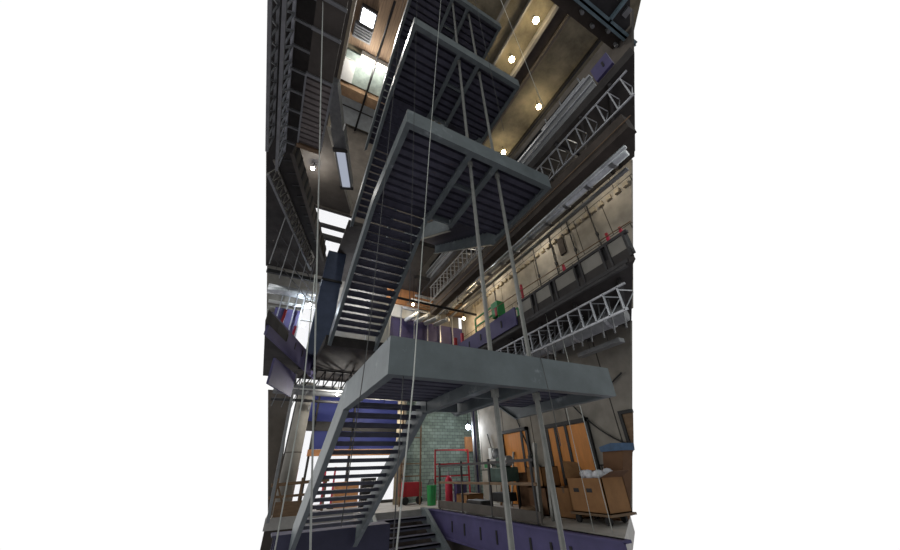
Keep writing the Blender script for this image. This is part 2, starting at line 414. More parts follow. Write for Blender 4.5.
# =================================================================== RIGHT SIDE, GROUND FLOOR
eb = MB().box(5.24, 4.25, -1.62, 5.27, 11.5, -1.02).box(5.2, 4.25, -1.04, 5.42, 11.5, -1.0).box(5.2, 4.25, -1.64, 5.42, 11.5, -1.6)
ebo = eb.build('floor_edge_beam', purple, label='long purple primed floor edge beam along the ground floor opening', cat='beam')
for y in (9.9, 9.2, 8.4, 7.7, 7.1, 6.5, 5.9, 5.4, 4.9):
    MB().box(5.225, y-0.03, -1.45, 5.24, y+0.03, -1.2).build('slot', blacksteel, ebo, label='dark bolt slot')
def door(nm, y0, y1, zt, leafm, splits):
    d = struct(nm, MB().box(7.72,y0,F0,7.8,y0+0.1,zt).box(7.72,y1-0.1,F0,7.8,y1,zt).box(7.72,y0,zt-0.1,7.8,y1,zt), blacksteel)
    e = [y0+0.1]+splits+[y1-0.1]
    for a, b in zip(e[:-1], e[1:]):
        MB().box(7.76,a+0.04,F0+0.02,7.79,b-0.04,zt-0.12).build('leaf', leafm, d)
    for sp in splits: MB().box(7.74,sp-0.05,F0,7.8,sp+0.05,zt-0.1).build('mullion', blacksteel, d)
    return d
door('door_1', 9.0, 10.5, 1.2, orange_ply, [9.35])
door('door_2', 6.45, 8.35, 1.14, orange_ply, [7.3, 7.72])
MB().box(7.745,8.05-0.02,-0.9,7.76,8.25,1.02).build('leaf', blacksteel, bpy.data.objects['door_2'], label='dark side panel')
d3 = struct('door_3', MB().prism([(5.36,0.28),(5.44,0.22),(5.44,1.14),(5.36,1.14)], 'x', 7.72, 7.8).box(7.72,5.06,1.06,7.8,5.36,1.14), blacksteel)
MB().prism([(5.36,0.28),(5.36,1.06),(5.07,1.06)], 'x', 7.76, 7.79).build('leaf', timber, d3)
def tubething(name, pts, r, m, label, cat, group=None, n=6):
    return MB().tube(pts, r, n).build(name, m, label=label, cat=cat, group=group, smooth=True)
# slack cables stapled to the wall
def sag(p, q, d, n=10):
    p = Vector(p); q = Vector(q)
    return [p.lerp(q, i/n) - Vector((0,0,d*4*(i/n)*(1-i/n))) for i in range(n+1)]
tubething('wall_cable', sag((7.74,8.4,2.2),(7.74,5.0,2.0),0.5), 0.018, blacksteel, 'black cable sagging across the wall above the double orange door', 'cable')
tubething('wall_cable', sag((7.74,7.2,2.0),(7.74,5.4,0.4),0.25), 0.018, blacksteel, 'black cable dropping along the wall right of the double orange door', 'cable')
tubething('wall_cable', sag((7.74,9.6,1.9),(7.74,8.6,0.0),0.3), 0.022, blacksteel, 'black cable bundle hanging between the two orange doors', 'cable')
tubething('wall_cable', sag((7.74,11.4,1.2),(7.74,10.8,0.3),0.25), 0.02, blacksteel, 'short black cable loop left of the narrow orange door', 'cable')
MB().box(7.68,11.15,0.35,7.8,11.35,0.7).build('switch_box', white_paint, label='small white switch box on the wall left of the narrow orange door', cat='switch box')
# guard rail
gr = thing('guard_rail', 'grey pipe guard rail along the purple ground floor edge beam', 'railing', (5.45, 8.8, F0))
for y in (11.1, 9.6, 8.1, 6.4): MB().bar((5.45,y,F0),(5.45,y,0.25),0.05).build('post', darksteel, gr)
for z, nm in ((0.16,'top_rail'),(-0.3,'middle_rail')): MB().bar((5.45,6.3,z),(5.45,11.2,z),0.045,0.06).build(nm, darksteel if z > 0 else timber, gr)
MB().box(5.43,6.3,-0.98,5.47,11.2,-0.78).build('toe_board', conc_dark, gr)
# clutter
def carton(name, x0, y0, z0, x1, y1, z1, m, label, open_top=False, cat='box', slots=0):
    r = thing(name, label, cat, ((x0+x1)/2,(y0+y1)/2,z0)); t = 0.02
    b = MB().box(x0,y0,z0,x1,y1,z0+t).box(x0,y0,z0,x0+t,y1,z1).box(x1-t,y0,z0,x1,y1,z1).box(x0,y0,z0,x1,y0+t,z1).box(x0,y1-t,z0,x1,y1,z1)
    if not open_top: b.box(x0,y0,z1-t,x1,y1,z1)
    b.build('body', m, r)
    if open_top:
        MB().add([(x0,y0,z1),(x1,y0,z1),(x1+0.05,y0-0.18,z1+0.12),(x0+0.1,y0-0.2,z1+0.1),(x0,y0,z1+0.01),(x1,y0,z1+0.01),(x1+0.05,y0-0.18,z1+0.13),(x0+0.1,y0-0.2,z1+0.11)],[(0,1,2,3),(7,6,5,4),(0,3,7,4),(1,5,6,2),(2,6,7,3)]).build('flap', card_dark, r)
        MB().add([(x0,y1,z1),(x1,y1,z1),(x1,y1+0.2,z1+0.3),(x0+0.1,y1+0.1,z1+0.34),(x0,y1+0.01,z1),(x1,y1+0.01,z1),(x1,y1+0.21,z1+0.3),(x0+0.1,y1+0.11,z1+0.34)],[(0,1,2,3),(7,6,5,4),(0,3,7,4),(1,5,6,2),(2,6,7,3)]).build('flap', card, r)
    else: MB().box(x0+0.0,(y0+y1)/2-0.03,z1,x1,(y0+y1)/2+0.03,z1+0.004).box(x0-0.004,(y0+y1)/2-0.03,z1-0.12,x0,(y0+y1)/2+0.03,z1).build('tape', timber, r)
    for k in range(slots): MB().box(x0-0.004,y0+0.3+0.35*k,z0+0.35,x0,y0+0.45+0.35*k,z0+0.42).build('hand_hole', blacksteel, r)
    return r
# large bin on a dolly
do = thing('dolly', 'low black wheeled dolly under the large cardboard bin at right', 'dolly', (6.55,5.75,F0))
MB().box(6.2,5.15,-0.86,6.95,6.2,-0.82).build('platform', timber, do)
for x, y in ((6.27,5.3),(6.27,6.05),(6.85,5.4),(6.85,6.1)): MB().tube([(x-0.03,y,-0.93),(x+0.03,y,-0.93)],0.07,10).build('wheel', blacksteel, do)
carton('cardboard_bin', 6.22,5.2,-0.82,6.9,6.15,-0.22, card, 'large open cardboard bin with raised flaps and plastic film at right', True, slots=2)
pf = MB()
for k in range(9):
    pf.ball((6.4+0.3*random.random(),5.35+0.6*random.random(),-0.2+0.08*random.random()),0.1+0.05*random.random(),8,5,0.7)
pf.build('plastic_film', plastic, label='crumpled clear plastic film heaped in the large cardboard bin', cat='plastic film', smooth=True)
carton('cardboard_box', 6.5,7.2,-1.0,7.2,7.9,-0.42, card_dark, 'brown cardboard box at the bottom of the stack before the double door')
carton('cardboard_box', 6.5,7.25,-0.415,7.1,7.85,0.02, card, 'tan cardboard box topmost on the stack before the double door')
carton('cardboard_box', 6.5,6.35,-1.0,7.0,6.85,-0.4, card, 'tan cardboard box between the leaning studs and the large bin')
carton('cardboard_box', 5.9,10.1,-1.0,6.5,10.8,-0.62, card, 'small cardboard box behind the pipe rail at the far end')
carton('cardboard_box', 6.75,8.1,-1.0,7.3,8.7,-0.1, card_dark, 'dark brown cardboard box right of the green pipe machine')
ca = thing('pipe_coil', 'coil of brown hose lying below the stacked cardboard boxes', 'hose coil', (6.1,7.0,F0))
MB().tube([(6.2+0.22*math.cos(a*PI/8),7.5+0.22*math.sin(a*PI/8),-0.93+0.08*(a//16)) for a in range(33)],0.05,6).build('coil', timber, ca, smooth=True)
for i, (ya, za, yb, lab) in enumerate(((7.0,0.55,6.95,'left of two pale metal studs leaning before the double orange door'),(6.62,0.5,6.55,'right of two pale metal studs leaning before the double orange door'))):
    MB().bar((6.0,yb,F0),(6.2,ya,za),0.09,0.07).build('metal_stud', rod_steel, label=lab, cat='stud')
tp = thing('tarp_stack', 'blue tarp covered stack at the right edge of the ground floor', 'covered stack', (6.9,5.35,F0))
MB().prism([(5.62,F0),(5.95,F0),(5.6,0.26),(5.05,0.26)], 'x', 6.98, 7.3).build('boards', card_dark, tp)
MB().prism([(5.03,0.26),(5.62,0.26),(5.64,0.36),(5.3,0.42),(5.0,0.40)], 'x', 6.94, 7.34).build('tarp', tarp, tp)
# threading machine
tm = thing('pipe_threading_machine', 'dark green pipe threading machine on legs before the narrow orange door', 'machine', (6.3,8.6,F0))
MB().box(6.05,8.3,-0.3,6.6,9.1,0.05).box(6.1,8.4,0.05,6.45,8.7,0.3).build('housing', darkgreen, tm, bevel=0.03)
MB().tube([(6.25,8.2,0.2),(6.25,9.0,0.2)],0.13,12).build('chuck', bare, tm)
MB().ball((6.3,8.85,0.38),0.17,10,6).build('motor_cover', bare, tm, smooth=True)
for x, y in ((6.08,8.35),(6.55,8.35),(6.08,9.05),(6.55,9.05)): MB().bar((x,y,F0),(x,y,-0.3),0.05).build('leg', blacksteel, tm)
MB().box(6.05,8.4,-0.75,6.5,9.0,-0.55).build('tool_tray', blacksteel, tm)
MB().box(6.0,8.95,0.05,6.05,9.15,0.2).build('control_box', green, tm)
# far right corner of the ground floor
rf = thing('red_pipe_frame', 'red pipe frame rack in front of the block wall', 'rack', (6.75,12.6,F0))
for x in (6.0, 7.5):
    MB().bar((x,12.6,F0),(x,12.6,0.75),0.05).build('post', red, rf)
for z in (0.73, 0.25, -0.15): MB().bar((6.0,12.6,z),(7.5,12.6,z),0.05).build('rail', red, rf)
for lab, x, y, m_, hh in (('white plastic bucket on the floor in front of the red frame',6.35,12.1,white_paint,0.38),('green fuel can on the floor at the foot of the block wall',5.75,12.4,green,0.6)):
    b_ = thing('bucket' if hh < .5 else 'fuel_can', lab, 'bucket' if hh < .5 else 'can', (x,y,F0))
    MB().tube([(x,y,F0),(x,y,F0+hh)],[0.15,0.18],12).build('body', m_, b_, smooth=False)
    MB().tube([(x-0.15,y,F0+hh),(x-0.08,y,F0+hh+0.16),(x+0.08,y,F0+hh+0.16),(x+0.15,y,F0+hh)],0.012,6).build('handle', darksteel, b_)
gc = thing('gas_cylinder', 'pink red gas cylinder standing behind the far end of the guard rail', 'gas cylinder', (6.05,11.6,F0))
MB().tube([(6.05,11.6,F0),(6.05,11.6,-0.25),(6.05,11.6,-0.12)],[0.13,0.13,0.05],12).build('body', pink, gc, smooth=True)
MB().tube([(6.05,11.6,-0.14),(6.05,11.6,0.0)],0.04,8).build('valve', bare, gc)
MB().box(6.2,11.3,F0,6.6,11.5,-0.3).build('purple_crate', purple, label='purple crate standing beside the pink red gas cylinder', cat='crate')
MB().box(8.3,14.05,0.75,8.85,14.19,1.35).build('plywood_board', orange_timber, label='plywood backboard under the cold white work light', cat='board')
for i, x in enumerate((7.88, 8.02, 8.18)):
    MB().tube([(x-0.1,12.55+0.1*i,F0),(x-0.1,12.55+0.1*i,3.2)],0.05,8).build('wall_pipe', (bare,purple,bare)[i], label=('grey riser pipe nearest the block wall corner','purple riser pipe between two grey ones','grey riser pipe furthest into the corner')[i], cat='pipe', group='riser pipes in the far right corner', smooth=True)
def worklight(loc, m, pw, col, label, r=0.07, top=None):
    x, y, z = loc
    t = thing('work_light', label, 'lamp', (x, y, z))
    MB().ball((x,y,z), r, 10, 6).build('bulb', m, t, smooth=True)
    MB().tube([(x,y,z+r*0.8),(x,y,z+r*2.2)], r*0.45, 8).build('socket', blacksteel, t)
    if top: MB().tube([(x,y,z+r*2), (x,y,top)], 0.012, 6).build('cord', blacksteel, t)
    l = lamp_at((0,0,-r*1.6), pw, col, r*0.8); l.parent = t
    return t
worklight((7.44,12.35,1.55), cool_bulb, 60, (0.85,0.92,1.0), 'cold white work light in the far right corner of the ground floor', 0.1, 3.2)
# pallet jack like red cart at far
rc = thing('red_cart', 'small red site cart at the foot of the block wall left side', 'cart', (5.3,13.4,F0))
MB().box(4.95,13.2,-0.75,5.7,13.7,-0.3).build('tray', red, rc)
MB().bar((4.95,13.2,-0.3),(4.8,13.2,0.1),0.04).build('handle', darksteel, rc)
for x in (5.05,5.6): MB().tube([(x,13.18,-0.87),(x,13.24,-0.87)],0.13,12).build('wheel', blacksteel, rc)

# =================================================================== RIGHT SIDE, MIDDLE FLOOR
def rail_ladder(name, x, z0, z1, y0, y1, pitch, m, label, back=None):
    t = thing(name, label, 'frame', (x, (y0+y1)/2, z0))
    MB().bar((x,y0+0.06,z0),(x,y1,z0),0.035,0.04).build('bottom_rail', bright, t)
    MB().bar((x,y0-0.06,z1),(x,y1,z1),0.035,0.035).build('top_rail', m, t)
    y = y0+0.12
    while y < y1:
        b = MB().bar((x,y,z0),(x,y,z1),0.035,0.025)
        if back: b.bar((x,y,z0),(x+back,y,z1),0.018).bar((x,y,z1-0.05),(x+back,y,z1+0.05),0.018)
        b.build('stud', m, t)
        y += pitch
    return t
pb = thing('edge_upstand', 'grey framed edge upstand with alternating wide and narrow panels at the middle floor', 'parapet', (5.33,4,3.2))
MB().box(5.28,2.55,3.22,5.32,5.75,3.3).box(5.28,2.36,3.82,5.36,5.75,3.88).build('frame', darksteel, pb)
ys = [2.45,2.85,3.0,3.55,3.72,4.35,4.5,5.05,5.2,5.72]
for i in range(len(ys)-1):
    if i % 2 == 0: MB().box(5.31,ys[i],3.3,5.34,ys[i+1],3.82).build('panel', conc, pb)
    else: MB().box(5.34,ys[i],3.3,5.37,ys[i+1],3.82).build('dark_panel', blacksteel, pb)
    MB().box(5.27,ys[i]-0.02,3.3,5.33,ys[i]+0.025,3.82).build('stiffener', darksteel, pb)
MB().box(5.26,2.6,3.14,5.32,13.0,3.2).build('edge_angle', darksteel, label='light grey steel angle under the middle floor edge', cat='angle')
pbm = MB().box(5.24,5.85,3.26,5.28,9.0,3.78).build('spandrel_beam', purple, label='purple primed spandrel plate at the far end of the middle floor edge', cat='beam')
for y in (6.5,7.6,8.3): MB().box(5.225,y-0.03,3.42,5.24,y+0.03,3.62).build('slot', blacksteel, pbm, label='dark bolt slot')
post_words = ('at the right end of the middle floor edge','second from the right end of the middle floor edge','above the centre of the grey upstand','at the purple spandrel end of the grey upstand')
for i, (y, z1) in enumerate(((2.5,4.08),(2.8,4.15),(4.05,4.12),(5.6,4.4))):
    p = thing('guard_post', 'red guard post '+post_words[i], 'post', (5.4,y,3.5), 'red guard posts on the middle floor')
    MB().bar((5.4,y,3.5),(5.4,y,z1),0.05).build('tube', red, p)
    MB().box(5.37,y-0.05,3.5,5.45,y+0.05,3.56).build('clamp', darksteel, p)
    MB().box(5.37,y-0.03,z1-0.2,5.43,y+0.03,z1-0.08).build('sleeve', pink, p)
tubething('guard_cable', [(5.36,2.25,4.02),(5.36,5.6,4.2),(5.36,7.5,4.25)], 0.012, timber, 'thin rusty guard cable strung along the red posts', 'cable')
for y0, y1, lab in ((2.5,3.9,'long dark timber packing on the upstand nearest the right edge'),(4.6,5.6,'long dark timber packing on the upstand near the purple spandrel')):
    MB().box(5.47,y0,3.5,5.6,y1,3.98).build('packing_timber', blacksteel, label=lab, cat='timber')
for i, y in enumerate((4.3,5.2,6.1,7.0,8.3,9.8)):
    MB().tube([(7.76,y,3.5),(7.76,y,7.5)],0.022,6).box(7.74,y-0.035,6.1,7.8,y+0.035,6.22).build('wall_conduit', darksteel, label='thin dark conduit running down the beige wall, '+('first','second','third','fourth','fifth','sixth')[i]+' from the right edge', cat='conduit', group='conduits on the beige wall')
MB().box(7.74,5.55,6.3,7.81,5.8,6.95).build('wall_recess_box', conc_brown, label='small dark upright box set in the beige wall', cat='box')
# scissor lift
sc_ = thing('scissor_lift', 'green scissor lift with pipe guard rails on the middle floor', 'lift', (6.2,7.7,3.5))
MB().box(5.75,7.2,3.5,6.6,8.6,4.05).build('base', darkgreen, sc_)
for x in (5.75,6.6):
    for z in (4.35,4.65): MB().bar((x,7.2,z),(x,8.6,z),0.045).build('rail', green, sc_)
    for y in (7.2,7.9,8.6): MB().bar((x,y,4.05),(x,y,4.65),0.045).build('rail_post', green, sc_)
MB().box(5.7,7.15,4.2,6.0,7.5,4.72).build('control_box', green, sc_)
MB().box(5.68,7.2,4.2,5.72,7.3,4.5).build('label_plate', red, sc_, label='red plate on the control box')
for y,m_ in ((9.0,pink),(9.5,red)): 
    q = thing('guard_post', 'pink red post ' + ('just beyond the purple spandrel beside the lift' if y==9.0 else 'furthest away near the far purple panels'), 'post', (5.4,y,3.5), 'red guard posts on the middle floor')
    MB().bar((5.4,y,3.5),(5.4,y,4.2),0.09).build('tube', m_, q); MB().box(5.34,y-0.06,3.5,5.46,y+0.06,3.55).build('clamp', darksteel, q)
rail_ladder('soffit_framing', 5.35, 2.42, 2.9, 2.86, 9.5, 0.32, bright, 'metal soffit framing like a ladder hung below the middle floor', 0.5)
du = thing('hung_duct', 'grey round duct hung below the middle floor on the right', 'duct', (6.5,7,2.6))
MB().tube([(6.5,3.68,2.88),(6.5,12.5,2.88)],0.2,14).build('pipe', bare, du, smooth=True)
for k in range(8): MB().tube([(6.5,4.0+1.0*k,2.88),(6.5,4.08+1.0*k,2.88)],0.22,14).build('flange', bright, du)
MB().box(7.0,4.3,2.5,7.2,5.6,2.6).build('cable_tray', bare, label='short galvanised cable tray at the top of the grey ground floor wall', cat='cable tray')
for i in range(5):
    MB().bar((5.6,3.0+1.2*i,3.14),(7.75,4.45+1.2*i,3.14),0.08,0.12).build('floor_joist', darksteel, label='dark floor joist under the middle floor, '+('nearest','second','third','fourth','fifth')[i]+' from the right edge', cat='joist', group='joists under the middle right floor')
st = MB()
for i in range(30): st.bar((5.75+0.02*(i%3),3.3+0.28*i,2.25),(6.1,3.4+0.28*i,3.15),0.025)
st.build('bracing_studs', bare, label='row of slanted metal bracing studs behind the soffit framing', cat='bracing', kind='stuff')

# =================================================================== RIGHT SIDE, UPPER FLOOR
rail_ladder('soffit_framing', 5.4, 6.82, 7.62, 1.02, 11.8, 0.34, bright, 'tall metal soffit framing like a ladder hung below the upper floor', 0.45)
MB().box(5.46,1.5,6.22,5.75,11.9,6.72).build('bulkhead_beam', conc_brown, label='long dark bulkhead beam below the tall soffit framing', cat='beam')
tubething('rail_pipe', [(5.42,1.35,6.4),(5.42,11.9,6.4)], 0.015, timber, 'thin brown rod along the face of the dark bulkhead beam', 'rod')
du = thing('silver_duct', 'long shiny silver duct running along the top of the beige wall', 'duct', (6.6,7,6.6))
MB().tube([(6.6,2.15,6.9),(6.6,12.6,6.9)],0.15,12).tube([(6.3,2.0,6.72),(6.3,12.6,6.72)],0.06,8).build('pipe', silver, du, smooth=True)
for k in range(12): MB().tube([(6.6,2.5+0.85*k,6.9),(6.6,2.6+0.85*k,6.9)],0.175,12).build('band', bare, du)
MB().box(6.85,2.4,6.62,6.95,12.6,6.7).build('bracket_rail', bare, du)
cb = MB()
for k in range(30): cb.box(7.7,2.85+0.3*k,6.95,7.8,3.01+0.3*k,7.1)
struct('flute_light_blocks', cb, beige)  # light patches at the deck flutes, modelled as pale blocks
spm = MB().box(5.22,1.05,8.02,5.3,1.52,8.55).build('spandrel_beam', purple, label='short purple primed spandrel plate high at the upper right', cat='beam')
MB().box(5.21,1.2,8.2,5.22,1.25,8.4).build('slot', blacksteel, spm, label='dark bolt slot')
gu = thing('edge_upstand', 'long grey ribbed edge upstand along the upper floor on the right', 'parapet', (5.33,6,8))
MB().box(5.3,1.6,8.02,5.36,12.0,8.5).build('panel', bare, gu)
MB().box(5.26,1.6,8.5,5.4,12.0,8.58).box(5.26,1.6,8.22,5.3,12.0,8.27).build('rail', bright, gu)
for i, (z, r_, lab) in enumerate(((9.05,0.05,'dark pipe run highest along the upper right wall'),(8.85,0.03,'thin dark pipe run below the highest one on the upper right wall'))):
    tubething('pipe_run', [(5.5+0.14*i,1.9,z),(5.5+0.14*i,12.0,z)], r_, (blacksteel,darksteel)[i], lab, 'pipe')
fx = thing('strip_fixture', 'linear grey strip fixture clamped above the upper floor edge', 'fixture', (5.4,2.3,8.7))
MB().box(5.3,1.75,8.66,5.42,3.4,8.74).build('body', bright, fx)
for y in (1.9,2.6,3.2): MB().bar((5.36,y,8.585),(5.36,y,9.05),0.03).build('bracket', bare, fx)
for k in range(9):
    MB().bar((5.34,1.35+0.9*k,7.68),(7.7,1.35+0.9*k+1.6*(k<2),7.68),0.07,0.08).build('floor_joist', darksteel, label='dark joist below the upper right floor, '+('nearest','second','third','fourth','fifth','sixth','seventh','eighth','ninth')[k]+' from the right edge', cat='joist', group='joists under the upper right floor')
# beam and plates at the top right corner
bb = MB().box(5.0,0.86,12.3,8.3,0.92,12.49).box(5.0,0.78,12.3,8.25,1.0,12.33).build('roof_beam', bluesteel, label='pale blue grey steel beam across the top right corner', cat='beam')
MB().box(6.85,0.1,12.3,6.93,0.86,12.45).build('side_beam', bluesteel, label='short blue grey steel beam joining the top right beam', cat='beam')
MB().prism([(5.0,-0.9),(5.6,-0.9),(7.7,0.6),(7.7,0.85),(5.0,0.85)], 'z', 12.5, 12.6).build('deck_plate', darksteel, label='dark deck plate beyond the top right blue grey beam', cat='plate')
MB().box(7.15,0.3,12.4,7.35,0.55,12.5).build('bolt_plate', bare, label='square grey bolt plate under the top right deck', cat='plate')
for i,(x,y) in enumerate(((5.9,1.1),(6.5,1.2),(7.1,1.05),(7.7,1.2))):
    MB().tube([(x,y,12.3),(x,y,12.5)],0.06,8).build('pipe_stub', bare, label='grey pipe stub under the dark top bridge, '+('first','second','third','fourth')[i]+' from the left', cat='pipe', group='pipe stubs under the top bridge')
# ceiling lamps
for (x, y, z, pw, lab) in ((7.34,3.04,19.3,13,'warm ceiling lamp at the top, nearest the roof beam'),(7.32,5.03,19.3,13,'warm ceiling lamp level with the third landing edge'),
                        (10.5,6.4,19.3,18,'warm ceiling lamp on the outer tan ceiling strip'),(10.46,10.1,19.3,22,'warm ceiling lamp shining just over the second landing')):
    worklight((x,y,z), warm_bulb, pw, (1.0,0.88,0.66), lab, 0.16, 20.0)

# =================================================================== LEFT SIDE, UPPER
def truss(name, A, B, zlo, zhi, n, m, label, off=(0,0)):
    A = Vector(A); B = Vector(B); t = thing(name, label, 'truss', ((A.x+B.x)/2,(A.y+B.y)/2,zlo))
    ox, oy = off
    MB().bar((A.x,A.y,zlo),(B.x,B.y,zlo),0.07,0.07).build('bottom_chord', bare, t)
    MB().bar((A.x+ox,A.y+oy,zhi),(B.x+ox,B.y+oy,zhi),0.06,0.06).build('top_chord', m, t)
    for k in range(n):
        a = A.lerp(B, k/n); b = A.lerp(B, (k+1)/n); c = A.lerp(B, (k+0.5)/n)
        mb = MB().bar((a.x,a.y,zlo),(b.x+ox,b.y+oy,zhi),0.04)
        mb.bar((b.x,b.y,zlo),(b.x+ox,b.y+oy,zhi),0.035)
        mb.build('web', m, t)
    return t
truss('roof_truss', (-1.45,2.4,0), (-1.40,6.8,0), 6.95, 7.75, 14, bright, 'long steel truss along the left edge of the photo at the top')
truss('roof_truss', (-1.74,1.8,0), (-1.70,6.5,0), 7.2, 7.8, 12, bare, 'shallow dark truss outside the bright truss at the far left')
jm = [MB().bar((-1.42,2.4+0.5*k,7.7),(-0.9,2.4+0.5*k,7.7),0.045,0.06) for k in range(9)]
ow = ('nearest','second','third','fourth','fifth','sixth','seventh','eighth','ninth')
for k, j in enumerate(jm): j.build('cross_joist', bare, label='thin cross joist between left truss and ribbed deck, '+ow[k]+' from the top', cat='joist', group='cross joists beside the ribbed deck')
dk = thing('ribbed_deck', 'grey ribbed deck strip seen from below at the upper left', 'deck', (-0.75,5,7.15))
corr_deck(-1.0,-0.5,4.15,5.9,7.26,0.14,0.05).build('pan', deckpan, dk)
MB().box(-1.04,4.1,7.2,-1.0,5.9,7.34).box(-0.5,4.1,7.2,-0.46,5.9,7.34).build('edge_angle', bare, dk)
MB().box(-1.04,5.9,7.16,-0.46,6.0,7.3).build('end_board', timber, dk)
MB().box(-1.0,1.9,7.22,-0.5,4.1,7.34).build('soffit_slab', conc_dark, label='plain brown concrete soffit strip above the ribbed deck at the top left', cat='slab')
for y in (2.6,3.15,4.05): MB().box(-1.02,y,7.17,-0.48,y+0.06,7.22).build('soffit_strap', bare, label={2.6:'steel strap across the soffit strip at the very top',3.15:'steel strap across the middle of the soffit strip',4.05:'steel strap where soffit strip meets ribbed deck'}[y], cat='strap')
# angled edge beam with stiffeners
AE = [(-1.12,6.3),(0.38,11.0)]
sb = thing('edge_beam', 'dark edge beam with stiffener plates along the angled upper left floor', 'beam', (-0.2,8.6,7.2))
MB().bar((AE[0][0],AE[0][1],7.5),(AE[1][0],AE[1][1],7.5),0.03,0.6).bar((AE[0][0],AE[0][1],7.2),(AE[1][0],AE[1][1],7.2),0.1,0.025).build('web', conc_dark, sb)
d_ = Vector((AE[1][0]-AE[0][0],AE[1][1]-AE[0][1],0)); dn = d_.normalized(); pn = Vector((dn.y,-dn.x,0))
for k in range(13):
    p = Vector((AE[0][0],AE[0][1],0))+d_*(k+0.5)/13
    MB().bar((p.x+pn.x*0.02,p.y+pn.y*0.02,7.22),(p.x+pn.x*0.02,p.y+pn.y*0.02,7.8),0.012,0.12,up=(dn.x,dn.y,0)).build('stiffener', blacksteel, sb)
truss('angled_truss', (-1.66,7.3,0), (0.02,11.9,0), 7.2, 7.82, 16, conc, 'greenish angled truss under the upper left floor edge')
for k in range(10):
    p = Vector((-1.5,6.9,0)).lerp(Vector((0.1,11.2,0)), (k+0.5)/10)
    MB().bar((p.x,p.y,7.75),(p.x+0.28,p.y-0.1,7.75),0.05,0.05).build('cross_joist', darksteel, label='dark cross joist behind the angled edge beam, '+(ow+('tenth',))[k]+' from the top', cat='joist', group='cross joists at the angled edge')
# hanging ceiling grid wires
for k in range(5):
    x = -1.1+0.3*k; y = 8.9+0.75*k
    MB().tube([(x,y,5.3),(x,y,7.85)],0.016,5).build('grid_hanger', bare, label='thin vertical ceiling hanger at the left, '+ow[k]+' from the left edge', cat='hanger', group='ceiling grid hangers')
for k in range(3):
    MB().bar((-1.3,9.5,7.0-0.45*k),(0.2,12.4,7.0-0.45*k),0.025).build('grid_runner', darksteel, label='dark horizontal grid runner at the left, '+('highest','middle','lowest')[k]+' of three', cat='runner', group='ceiling grid runners')
MB().bar((-1.5,12.0,6.84),(0.9,12.0,6.84),0.12,0.14).build('black_pipe', blacksteel, label='thick black pipe across the far left below the ceiling grid', cat='pipe')
# suspended bent box duct
bd = thing('bent_box_duct', 'bent grey box duct with a white underside given an added glow, hanging left of the stair', 'duct', (-0.3,8.5,11.6))
def boxrun(P, Q, w_, h_):
    return MB().bar(P, Q, w_, h_)
MB().bar((-0.84,6.6,12.0),(-0.32,8.3,12.0),0.42,0.5).bar((-0.32,8.3,12.0),(0.66,11.2,12.0),0.52,0.5).build('casing', bare, bd)
MB().bar((0.02,9.3,11.73),(0.64,11.1,11.73),0.36,0.04).build('underside_panel', underside_glow, bd, label='white underside with added glow')
MB().bar((0.62,11.05,11.76),(0.70,11.25,11.76),0.62,0.1).build('end_flange', darksteel, bd)
MB().bar((-0.06,9.1,11.74),(0.0,9.26,11.74),0.6,0.1).build('end_flange', darksteel, bd)
worklight((-0.95,10.7,11.75), cool_bulb, 70, (1.0,0.95,0.85), 'white bulb under the grey slab at the upper left', 0.09, 12.2)
# lit roof bay left of the stair
MB().box(-1.9,5.0,19.85,3.2,8.6,19.99).build('plank_soffit', plank, label='tan planked soffit at the top between stair and left slab', cat='soffit')
MB().box(-0.95,8.9,19.8,1.9,10.6,19.99).build('ceiling_board', greenpanel, label='mottled grey green ceiling board below the strip light', cat='board')
MB().box(-1.0,9.3,19.6,-0.35,10.5,19.8).build('ceiling_board', white_paint, label='upright white panel at the left of the grey green board', cat='panel')
MB().box(-1.2,10.7,19.4,2.2,11.3,19.99).build('rusty_beam', timber, label='rusty brown beam crossing the lit roof bay', cat='beam')
MB().box(-1.2,11.4,19.7,2.6,13.2,19.99).build('white_board', pale_panel, label='pale board at the lower end of the lit roof bay', cat='board')
MB().tube([(-1.1,12.0,19.66),(2.4,12.0,19.66)],0.04,6).build('roof_conduit', darksteel, label='dark conduit across the pale board in the roof bay', cat='conduit')
sl_ = thing('strip_light', 'glowing white strip light at the edge of the planked soffit', 'lamp', (0.5,8.6,19.3))
MB().box(-0.2,8.62,19.42,1.4,8.88,19.99).build('housing', white_paint, sl_)
MB().box(-0.15,8.64,19.36,1.35,8.86,19.42).build('tube', tube_light, sl_)
fl_ = thing('flood_light', 'large square white flood light on the planked soffit', 'lamp', (-0.3,6.9,19.3))
MB().box(-0.7,6.55,19.45,0.1,7.3,19.85).build('housing', darksteel, fl_)
MB().box(-0.62,6.62,19.40,0.02,7.22,19.45).build('lens', flood_face, fl_)
lv = thing('louvre_vent', 'grey louvre vent beside the square flood light', 'vent', (-0.4,7.9,19.5))
MB().box(-0.85,7.4,19.6,0.1,8.1,19.85).build('frame', bare, lv)
for k in range(5): MB().box(-0.8,7.45+0.13*k,19.52,0.05,7.5+0.13*k,19.62).build('slat', bright, lv)
a_ = bpy.data.lights.new('bay_light', 'AREA'); a_.energy = 420; a_.color = (1.0,0.96,0.9); a_.shape = 'RECTANGLE'; a_.size = 0.6; a_.size_y = 0.6
ao = bpy.data.objects.new('bay_light', a_); C.objects.link(ao); ao.parent = fl_; ao.location = (0, 0, 0.02); ao.rotation_euler = (0.0, 0.0, 0)
lp_ = lamp_at((0.0,0.3,-0.35), 260, (1.0,0.95,0.88), 0.3); lp_.parent = sl_
tubething('roof_cable', [(0.68,5.6,19.3),(0.53,13.2,19.3)], 0.06, blacksteel, 'thick black cable crossing the lit roof bay', 'cable')

